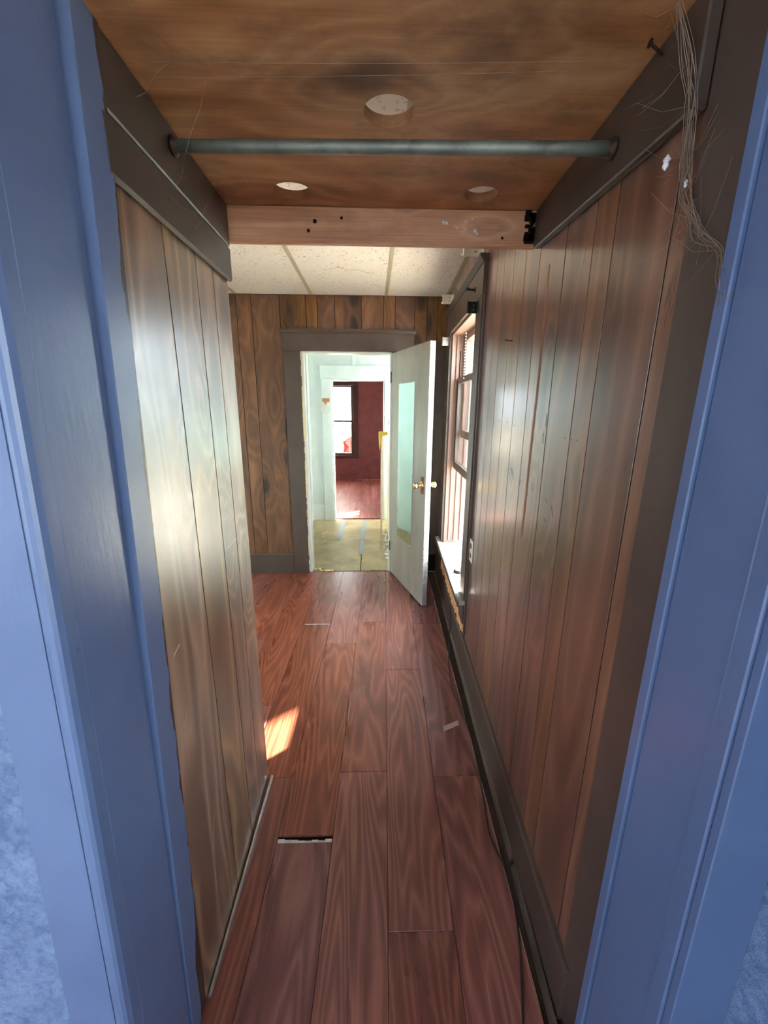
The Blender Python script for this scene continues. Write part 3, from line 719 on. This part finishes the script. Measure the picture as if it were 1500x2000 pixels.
shelf_plank(1.1195, 1.425, [(-.219, 1.318, .052, .047), (.306, 1.312, .046, .043)])
bm = bmesh.new(); add_box(bm, -.437, RW(1.41)-.01, 1.400, 1.425, 2.008, 2.104, .002)
link('front_rail', bm, M['pine'], sf)
box('side_cleat', -.4395, -.427, .80, 1.398, 1.992, 2.104, M['brown_dark'], sf, bev=.003)
box('side_cleat', -.022, -.0005, .705, 1.40, 1.952, 2.104, M['brown_dark'], sf, bev=.003, fn=lambda v: rskew(Vector((v.x, v.y, v.z + (.072*(v.y-.70) if v.z < 2.0 else 0)))))
bm = bmesh.new()
for i in range(14):
    add_box(bm, .476+random.uniform(-.012, .012), .488+random.uniform(-.01, .018), 1.3965, 1.402, 2.015+i*.006, 2.025+i*.006+random.uniform(0, .01), .002)
link('rotted_end', bm, M['groove'], sf)
for (x_, z_, r_) in ((-.17, 2.065, .006), (-.09, 2.075, .004), (-.19, 2.04, .005), (.22, 2.07, .004), (.40, 2.03, .004)):
    lathe('nail_hole', [(r_, 0), (r_, .0015), (.001, .0015)], (x_, 1.4003, z_), (0, -1, 0), M['groove'], sf, seg=10)
bm = bmesh.new()
for i in range(12):
    x_, z_ = .19+random.uniform(0, .14), 2.04+random.uniform(0, .04); r_ = random.uniform(.002, .006)
    add_lathe(bm, [(r_, 0), (r_*.8, .0014), (.0005, .002)], (x_, 1.4003, z_), (0, -1, 0), 7)
link('paint_spatter', bm, M['web_white'], sf, kind='stuff')
# horizontal rail under the cleat on the left wall
tr = prism('wall_rail', [(-.4395, 1.899), (-.432, 1.893), (-.425, 1.899), (-.425, 1.981), (-.430, 1.990), (-.4395, 1.990)], 'y', .795, 1.388, M['brown_dark'])
tag(tr, 'dark brown moulded rail along left wall just under the shelf cleat', 'rail')
# closet rod
cr_ = thing('closet_rod', 'grey galvanised pipe rod hung across the passage below the shelf', 'rod', (0, .98, 2.04))
P0, P1 = Vector((-.4265, 1.05, 2.066)), Vector((.482, .935, 2.020))
P1 = Vector((RW(.94)-.0225, .94, 2.024))
tube('pipe', [P0+(P1-P0)*(i/8) for i in range(9)], .0125, M['steel'], cr_, seg=18)
for p, s_ in ((P0, 1), (P1, -1)):
    lathe('socket', [(.019, 0), (.019, .006), (.0145, .009), (.0145, .014)], p, (s_, 0, 0), M['nail'], cr_, seg=18)
# nail in the corner
nl = thing('nail', 'long rusty nail sticking out of the shelf corner at upper right', 'nail', (.46, .80, 2.09))
tube('shank', [(RW(.80)-.024, .806, 2.082), (.445, .80, 2.092)], .0022, M['nail'], nl, seg=8)
lathe('head', [(.0022, -.001), (.006, 0), (.006, .0015)], (.445, .80, 2.092), (-1, -.09, .14), M['nail'], nl, seg=12)
nl2 = thing('nail', 'small thin nail sticking out of the right wall panelling left of bright sheen', 'nail', (RW(1.62), 1.62, 1.77))
tube('shank', [(RW(1.62), 1.62, 1.77), (RW(1.62)-.03, 1.612, 1.772)], .0016, M['nail'], nl2, seg=6)
lathe('head', [(.0016, -.001), (.004, 0), (.004, .001)], (RW(1.62)-.03, 1.612, 1.772), (-1, 0, 0), M['nail'], nl2, seg=8)

# metal strip on the floor along the left wall
ms = prism('floor_strip', [(-.0055, 0), (.0055, 0), (.0055, .006), (.003, .010), (-.003, .010), (-.0055, .006)], 'y', 0, .665, M['alu'], fn=lambda v: Vector((v.x-.4335+.008*v.y/.665, v.y+.728, v.z+.0008)))
tag(ms, 'shiny metal edging strip lying along the foot of the left panelled wall', 'edging strip')

# open door leaf
hx, hy = .171, 3.585; fx, fy = .390, 2.876
dd = Vector((fx-hx, fy-hy, 0)); DL = dd.length; dd.normalize(); dn = Vector((-dd.y, dd.x, 0)) # dn points to +x side
if dn.x < 0: dn = -dn
def DP(s, t, z): return Vector((hx, hy, 0)) + dd*s + dn*t + Vector((0, 0, z))
def dbox(name, s0, s1, t0, t1, z0, z1, mat, parent, bev=.0015, **pr):
    return box(name, s0, s1, t0, t1, z0, z1, mat, parent, bev=bev, fn=lambda v: DP(v.x, v.y, v.z), **pr)
d1 = root('door_1')
dbox('leaf', 0, DL-.004, 0, .042, .012, 1.955, M['door'], d1)
dbox('leaf_edge', DL-.0039, DL, .0005, .0415, .013, 1.954, M['door_edge'], d1, bev=.001)
dbox('latch_plate', DL, DL+.0012, .010, .032, .93, .995, M['brass'], d1, bev=0)
dbox('rust_stain', DL-.085, DL-.03, -.0006, 0.0002, .90, 1.03, M['rust'], d1, bev=0)
kz, ks = .965, DL-.062
prof_r = [(.030, 0), (.030, .004), (.024, .010), (.012, .012), (.010, .030), (.016, .034), (.024, .046), (.026, .058), (.021, .066), (.0, .068)]
for t_, s_ in ((0, -1), (.042, 1)):
    k_ = lathe('knob', prof_r, DP(ks, t_, kz), dn*s_, M['brass'], d1, seg=24)
for z_ in (.22, 1.72):
    tube('hinge', [DP(-.006, -.006, z_), DP(-.006, -.006, z_+.09)], .006, M['steel'], d1, seg=10)
# mirror on the door
mr = thing('door_mirror', 'tall narrow frameless mirror fixed to the open grey door', 'mirror', DP(.35, -.004, .42))
dbox('glass', .185, .505, -.0065, -.0008, .425, 1.705, M['mirror'], mr, bev=.0012)
for s_, z_ in ((.22, 1.70), (.47, 1.70), (.22, .42), (.47, .42), (.183, 1.0), (.503, 1.0)):
    dbox('clip', s_, s_+.012, -.010, -.0008, z_, z_+.012, M['alu'], mr, bev=.002)

# brackets over the window
def bracket(name, label, y, z, mat, sx=.055, sz=.052, sy=.045, pins=True):
    x0 = -.022
    t = thing(name, label, 'bracket', rskew(Vector((x0, y, z))), None)
    rb('plate', x0-.004, x0-.0005, y-sy/2, y+sy/2, z-sz/2, z+sz/2, mat, t)
    rb('arm', x0-sx, x0-.004, y-.002, y+.002, z-sz/2, z+sz/2, mat, t, bev=.0008)
    rb('lip', x0-sx, x0-sx+.003, y-sy/2, y-.002, z-sz/2, z+sz/2, mat, t, bev=.0008)
    for a in (-1, 1):
        rb('slot', x0-sx*.42, x0-sx*.34, y-.0032, y-.002, z+a*sz*.18-.003, z+a*sz*.18+.003, M['alu'] if mat is M['dark_metal'] else M['dark_metal'], t, bev=0)
        if pins: rb('tab', x0-sx-.010, x0-sx, y-.002, y+.002, z+a*sz*.38-.004, z+a*sz*.38+.004, mat, t, bev=.0006)
    return t
bracket('curtain_bracket', 'cream plastic blind bracket near the ceiling at the near end of window', 2.165, 2.255, M['cream'], sx=.095, sz=.062)
bracket('curtain_bracket', 'cream plastic blind bracket at the far end of the window head', 3.10, 2.255, M['cream'], sx=.075, sz=.06)
bracket('rod_bracket', 'black metal bracket with bright holes under the window head', 2.215, 2.012, M['dark_metal'], sx=.055, sz=.055, pins=False)
bracket('rod_bracket', 'small grey metal bracket on the far dark window casing', 3.235, 2.0, M['alu'], sx=.05, sz=.06, pins=False)
hk = thing('curtain_hook', 'small dark round curtain rod end on the window head casing', 'hook', rskew(Vector((-.022, 2.30, 2.115))))
lathe('post', [(.004, 0), (.004, .03), (.009, .033), (.011, .040), (.008, .047), (.001, .049)], rskew(Vector((-.0225, 2.30, 2.115))), (-1, 0, 0), M['dark_metal'], hk, seg=14)
lathe('rosette', [(.014, 0), (.014, .003), (.006, .004)], rskew(Vector((-.0225, 2.30, 2.115))), (-1, 0, 0), M['dark_metal'], hk, seg=14)
# things on the sill
pa = bpy.data.objects
o = box('paper_sheet', -.035, .040, 2.96, 3.17, .4325, .434, M['paper'], fn=rskew); tag(o, 'crumpled pale paper lying at the far end of the window sill', 'paper')
rl = thing('tape_roll', 'dark roll of tape lying on the sunlit window sill', 'tape roll', rskew(Vector((.02, 2.56, .4325))))
lathe('tape', [(.030, 0), (.030, .018), (.018, .018), (.018, 0.0005)], rskew(Vector((.02, 2.56, .4328))), (0, 0, 1), M['black'], rl, seg=24)
lathe('core', [(.0178, .0005), (.0178, .018), (.015, .018), (.015, 0.001)], rskew(Vector((.02, 2.56, .4328))), (0, 0, 1), M['foam'], rl, seg=24)
# outlet on the right wall
ol = thing('wall_outlet', 'cream duplex electrical outlet on the right panelled wall beside the window', 'outlet', rskew(Vector((0, 2.085, .76))))
rb('cover_plate', -.006, -.0004, 2.048, 2.118, .70, .825, M['cream'], ol, bev=.002)
for z_ in (.735, .79):
    lathe('socket', [(.016, 0), (.016, .0015), (.001, .002)], rskew(Vector((-.006, 2.085, z_))), (-1, 0, 0), M['brown_dark'], ol, seg=16)
lathe('screw', [(.003, 0), (.003, .0012), (.001, .0016)], rskew(Vector((-.006, 2.085, .7625))), (-1, 0, 0), M['alu'], ol, seg=8)
# cord along the right baseboard
pts = [(.0, 2.60, .16), (.0, 2.57, .13), (.0, 2.52, .08)]
cp = [Vector((RW(y, -.0185), y, z)) for _, y, z in pts]
for (x, y) in ((.520, 2.42), (.497, 2.29), (.468, 2.138), (.448, 1.931), (.462, 1.772), (.470, 1.585), (.462, 1.416), (.448, 1.273), (.434, 1.142), (.442, 1.07), (.452, 1.028), (.455, .98), (.444, .871), (.416, .756), (.386, .66), (.36, .56)):
    cp.append(Vector((min(x, RW(y, -.0335)), y, .0042)))
sm = []
for i in range(len(cp)-1):
    p0, p1, p2, p3 = cp[max(i-1, 0)], cp[i], cp[i+1], cp[min(i+2, len(cp)-1)]
    for q in range(5):
        t = q/5; sm.append(.5*((2*p1)+(p2-p0)*t+(2*p0-5*p1+4*p2-p3)*t*t+(3*p1-p0-3*p2+p3)*t**3))
sm.append(cp[-1])
o = tube('power_cord', sm, .0034, M['cord'], seg=7); tag(o, 'thin dark brown cord trailing along the floor by the right baseboard', 'cord')
# tape scrap on the floor
bm = bmesh.new(); hull8(bm, [(.348, 1.622, .0009), (.431, 1.663, .0009), (.434, 1.694, .0009), (.352, 1.656, .0009), (.348, 1.622, .0016), (.431, 1.663, .0022), (.434, 1.694, .0022), (.352, 1.656, .0016)])
tag(link('tape_scrap', bm, M['clear_tape']), 'small pale scrap of tape stuck on the red floor near right baseboard', 'tape')

# cobweb hanging from the upper right corner
bm = bmesh.new(); rx = lambda y: .475
core = [(.440, .735, 2.09), (.462, .722, 2.02), (.470, .712, 1.96), (.470, .700, 1.89), (.468, .690, 1.84), (.474, .672, 1.80), (.476, .650, 1.77), (.478, .622, 1.742), (.478, .600, 1.70), (.480, .592, 1.67)]
for s_ in range(22):
    o_ = [Vector((random.uniform(-.006, .003), random.uniform(-.013, .013), random.uniform(-.004, .004))) for _ in core]
    n_ = len(core) if s_ < 8 else random.randint(4, 8); st = random.randint(0, 2)
    P = [Vector(c_)+d_ for c_, d_ in zip(core, o_)][st:n_]
    if len(P) > 2:
        Q = []
        for i in range(len(P)-1):
            p0, p1, p2, p3 = P[max(i-1, 0)], P[i], P[i+1], P[min(i+2, len(P)-1)]
            for q in range(4):
                t = q/4; Q.append(.5*((2*p1)+(p2-p0)*t+(2*p0-5*p1+4*p2-p3)*t*t+(3*p1-p0-3*p2+p3)*t**3))
        add_tube(bm, Q+[P[-1]], random.uniform(.00022, .0006), 4)
for s_ in range(44):
    a = Vector(random.choice(core[:8])); b = a + Vector((random.uniform(-.05, .003), random.uniform(-.10, .12), random.uniform(-.07, .07)))
    if b.z > 2.09: b.z = 2.09
    b.x = min(b.x, .478); m_ = (a+b)/2 + Vector((0, 0, -.01)); add_tube(bm, [a, m_, b], .00022, 3)
cw = link('cobweb', bm, M['web']); tag(cw, 'dusty hanging cobweb strands in the upper right corner by the blue frame', 'cobweb')
for (c_, r_) in (((.466, .745, 1.905), .006), ((.466, .690, 1.852), .003)):
    bm = bmesh.new(); add_lathe(bm, [(r_*math.sin(math.pi*q/10)*(.8+.25*math.sin(q*2.3)), -r_*2.2*math.cos(math.pi*q/10)) for q in range(11)], c_, (.25, .3, 1), 12); link('cocoon', bm, M['web_white'], cw, smooth=True)
bm = bmesh.new()
for (a, b, sag) in (((-.40, .88, 2.100), (.46, .84, 2.098), .004), ((-.40, .915, 2.100), (.45, .86, 2.098), .003)):
    a, b = Vector(a), Vector(b); add_tube(bm, [a+(b-a)*(i/8)+Vector((0, 0, -sag*math.sin(math.pi*i/8))) for i in range(9)], .0004, 4)
tag(link('cobweb', bm, M['web']), 'two thin cobweb threads stretched across under the overhead shelf', 'cobweb')
bm = bmesh.new()
for (a, b) in (((-.41, .88, 2.05), (-.33, .86, 2.103)), ((-.41, 1.02, 2.0), (-.41, 1.12, 2.05)), ((-.412, 1.0, 1.96), (-.30, .92, 2.103)), ((-.413, .95, 1.94), (-.412, 1.15, 1.97)), ((-.413, 1.1, 1.93), (-.40, 1.25, 2.1)), ((-.33, .86, 2.103), (-.36, .74, 2.1))):
    a, b = Vector(a), Vector(b); add_tube(bm, [a+(b-a)*(i/5)+Vector((.002*math.sin(i*2.1), .004*math.sin(i*1.7), -.006*math.sin(math.pi*i/5))) for i in range(6)], .0004, 4)
tag(link('cobweb', bm, M['web']), 'faint cobweb wisps on the dark rail and cleat at upper left', 'cobweb')

# ---- kitchen things
tr_ = thing('towel_ring', 'wooden towel ring on a small plaque on the pale aqua door casing', 'towel ring', (-.585, KY1-.03, 1.52))
box('plaque', -.632, -.538, KY1-.040, KY1-.0245, 1.575, 1.622, M['ring_wood'], tr_, bev=.004)
box('hanger', -.603, -.572, KY1-.056, KY1-.040, 1.545, 1.60, M['ring_wood'], tr_, bev=.004)
bm = bmesh.new(); C_ = Vector((-.588, KY1-.050, 1.490)); R_ = .056
for i in range(28):
    pass
ringpts = [C_+Vector((R_*math.cos(2*math.pi*i/32), 0, R_*math.sin(2*math.pi*i/32))) for i in range(33)]
add_tube(bm, ringpts, .0065, 8, cap=False); link('ring', bm, M['pole'], tr_, smooth=True)

cb_ = thing('cabinet', 'cream cabinet with a grey cap standing in the kitchen behind the open door', 'cabinet', (.47, 4.7, 0))
box('body', .195, .75, 4.42, 5.0, .0, 1.335, M['cabinet'], cb_, bev=.003)
box('cap', .180, .765, 4.405, 5.015, 1.3352, 1.385, M['slate'], cb_, bev=.004)
box('door_panel', .23, .715, 4.408, 4.4198, .12, 1.28, M['cabinet'], cb_, bev=.003)
sp = thing('pole', 'pale wooden pole with a yellow plastic head standing in the kitchen', 'pole', (.106, 4.23, 0))
tube('shaft', [(.104, 4.24, .0005), (.104, 4.25, .6), (.106, 4.262, 1.235)], .0115, M['pole'], sp, seg=14)
box('head', .075, .165, 4.25, 4.285, 1.235, 1.275, M['yellow'], sp, bev=.006)
prism('tongue', [(.070, 1.27), (.098, 1.27), (.092, 1.14), (.082, 1.08), (.074, 1.14)], 'y', 4.245, 4.262, M['yellow'], sp)
lathe('rivet', [(.006, 0), (.006, .003), (.001, .004)], (.150, 4.2498, 1.255), (0, -1, 0), M['brass'], sp, seg=10)
def tape_strip(x0, y0, x1, y1, w, label):
    bm = bmesh.new(); hull8(bm, [(x0-w/2, y0, .0012), (x0+w/2, y0, .0012), (x1+w/2, y1, .0012), (x1-w/2, y1, .0012), (x0-w/2, y0, .0022), (x0+w/2, y0, .0022), (x1+w/2, y1, .0022), (x1-w/2, y1, .0022)])
    tag(link('tape_strip', bm, M['tape']), label, 'tape', 'tape over the kitchen floor joints')
tape_strip(-.39, 4.55, -.39, 5.40, .055, 'left grey tape strip over a plywood joint before the red room')
tape_strip(-.108, 4.55, -.103, 5.40, .060, 'right grey tape strip over a plywood joint before the red room')
tape_strip(-.118, 4.06, -.110, 4.53, .040, 'nearest grey tape strip on the tan plywood of the kitchen floor')
def crumbs(label, spots, mat, n, r0=.004, r1=.014):
    bm = bmesh.new()
    for i in range(n):
        cx, cy, sx_, sy_ = random.choice(spots); c_ = Vector((cx+random.uniform(-sx_, sx_), cy+random.uniform(-sy_, sy_), 0)); r_ = random.uniform(r0, r1)
        ret = bmesh.ops.create_icosphere(bm, subdivisions=1, radius=r_)
        for v in ret['verts']:
            v.co = v.co*random.uniform(.7, 1.25); v.co.z *= .7; v.co += c_ + Vector((0, 0, r_*.45))
    o = link('crumbs', bm, mat, smooth=True); tag(o, label, 'debris'); o['kind'] = 'stuff'
crumbs('cream foam crumbs on the threshold at the left door jamb', [(-.515, 3.66, .04, .03), (-.42, 3.62, .06, .012)], M['foam'], 26)
crumbs('cream foam crumbs along the threshold in front of the open door', [(.07, 3.635, .09, .012), (-.09, 3.85, .02, .12)], M['foam'], 34, .003, .009)
crumbs('white crumbs heaped on the floor along the cream cabinet', [(.16, 4.05, .02, .2), (.165, 4.6, .015, .3)], M['foam_white'], 40, .006, .018)
crumbs('scattered white flecks on the far plywood of the kitchen floor', [(-.6, 4.75, .12, .25)], M['foam_white'], 10, .004, .010)
# added sheet and red patch stand in for the far window's pane reflection
bm = bmesh.new()
for i in range(15):
    for j in range(15):
        x_ = RW0+.05 + i/14*.52; z_ = .56 + j/14*.60; y_ = RY1+.10 + .03*math.sin(i*.7+j*.5) + .02*math.sin(j*1.3) + .05*(1-j/14)
        bm.verts.new((x_, y_+.03, z_))
bm.verts.ensure_lookup_table()
for i in range(14):
    for j in range(14): bm.faces.new([bm.verts[a] for a in (i*15+j, (i+1)*15+j, (i+1)*15+j+1, i*15+j+1)])
bmesh.ops.solidify(bm, geom=bm.faces[:], thickness=.004)
cl = link('hanging_sheet', bm, M['cloth_white'], smooth=True); tag(cl, 'pale sheet with a red plaid patch behind the lower pane of the far window', 'cloth')
bm = bmesh.new()
for i in range(9):
    for j in range(9):
        u, v_ = i/8, j/8; x_ = -.62 + u*.20 + .03*math.sin(v_*3); z_ = .56 + v_*.36*(1-.35*(1-u)); bm.verts.new((x_, RY1+.075+.012*math.sin(i*1.1+j), z_))
bm.verts.ensure_lookup_table()
for i in range(8):
    for j in range(8): bm.faces.new([bm.verts[a] for a in (i*9+j, (i+1)*9+j, (i+1)*9+j+1, i*9+j+1)])
bmesh.ops.solidify(bm, geom=bm.faces[:], thickness=.003)
link('red_patch', bm, M['plaid'], cl, smooth=True)
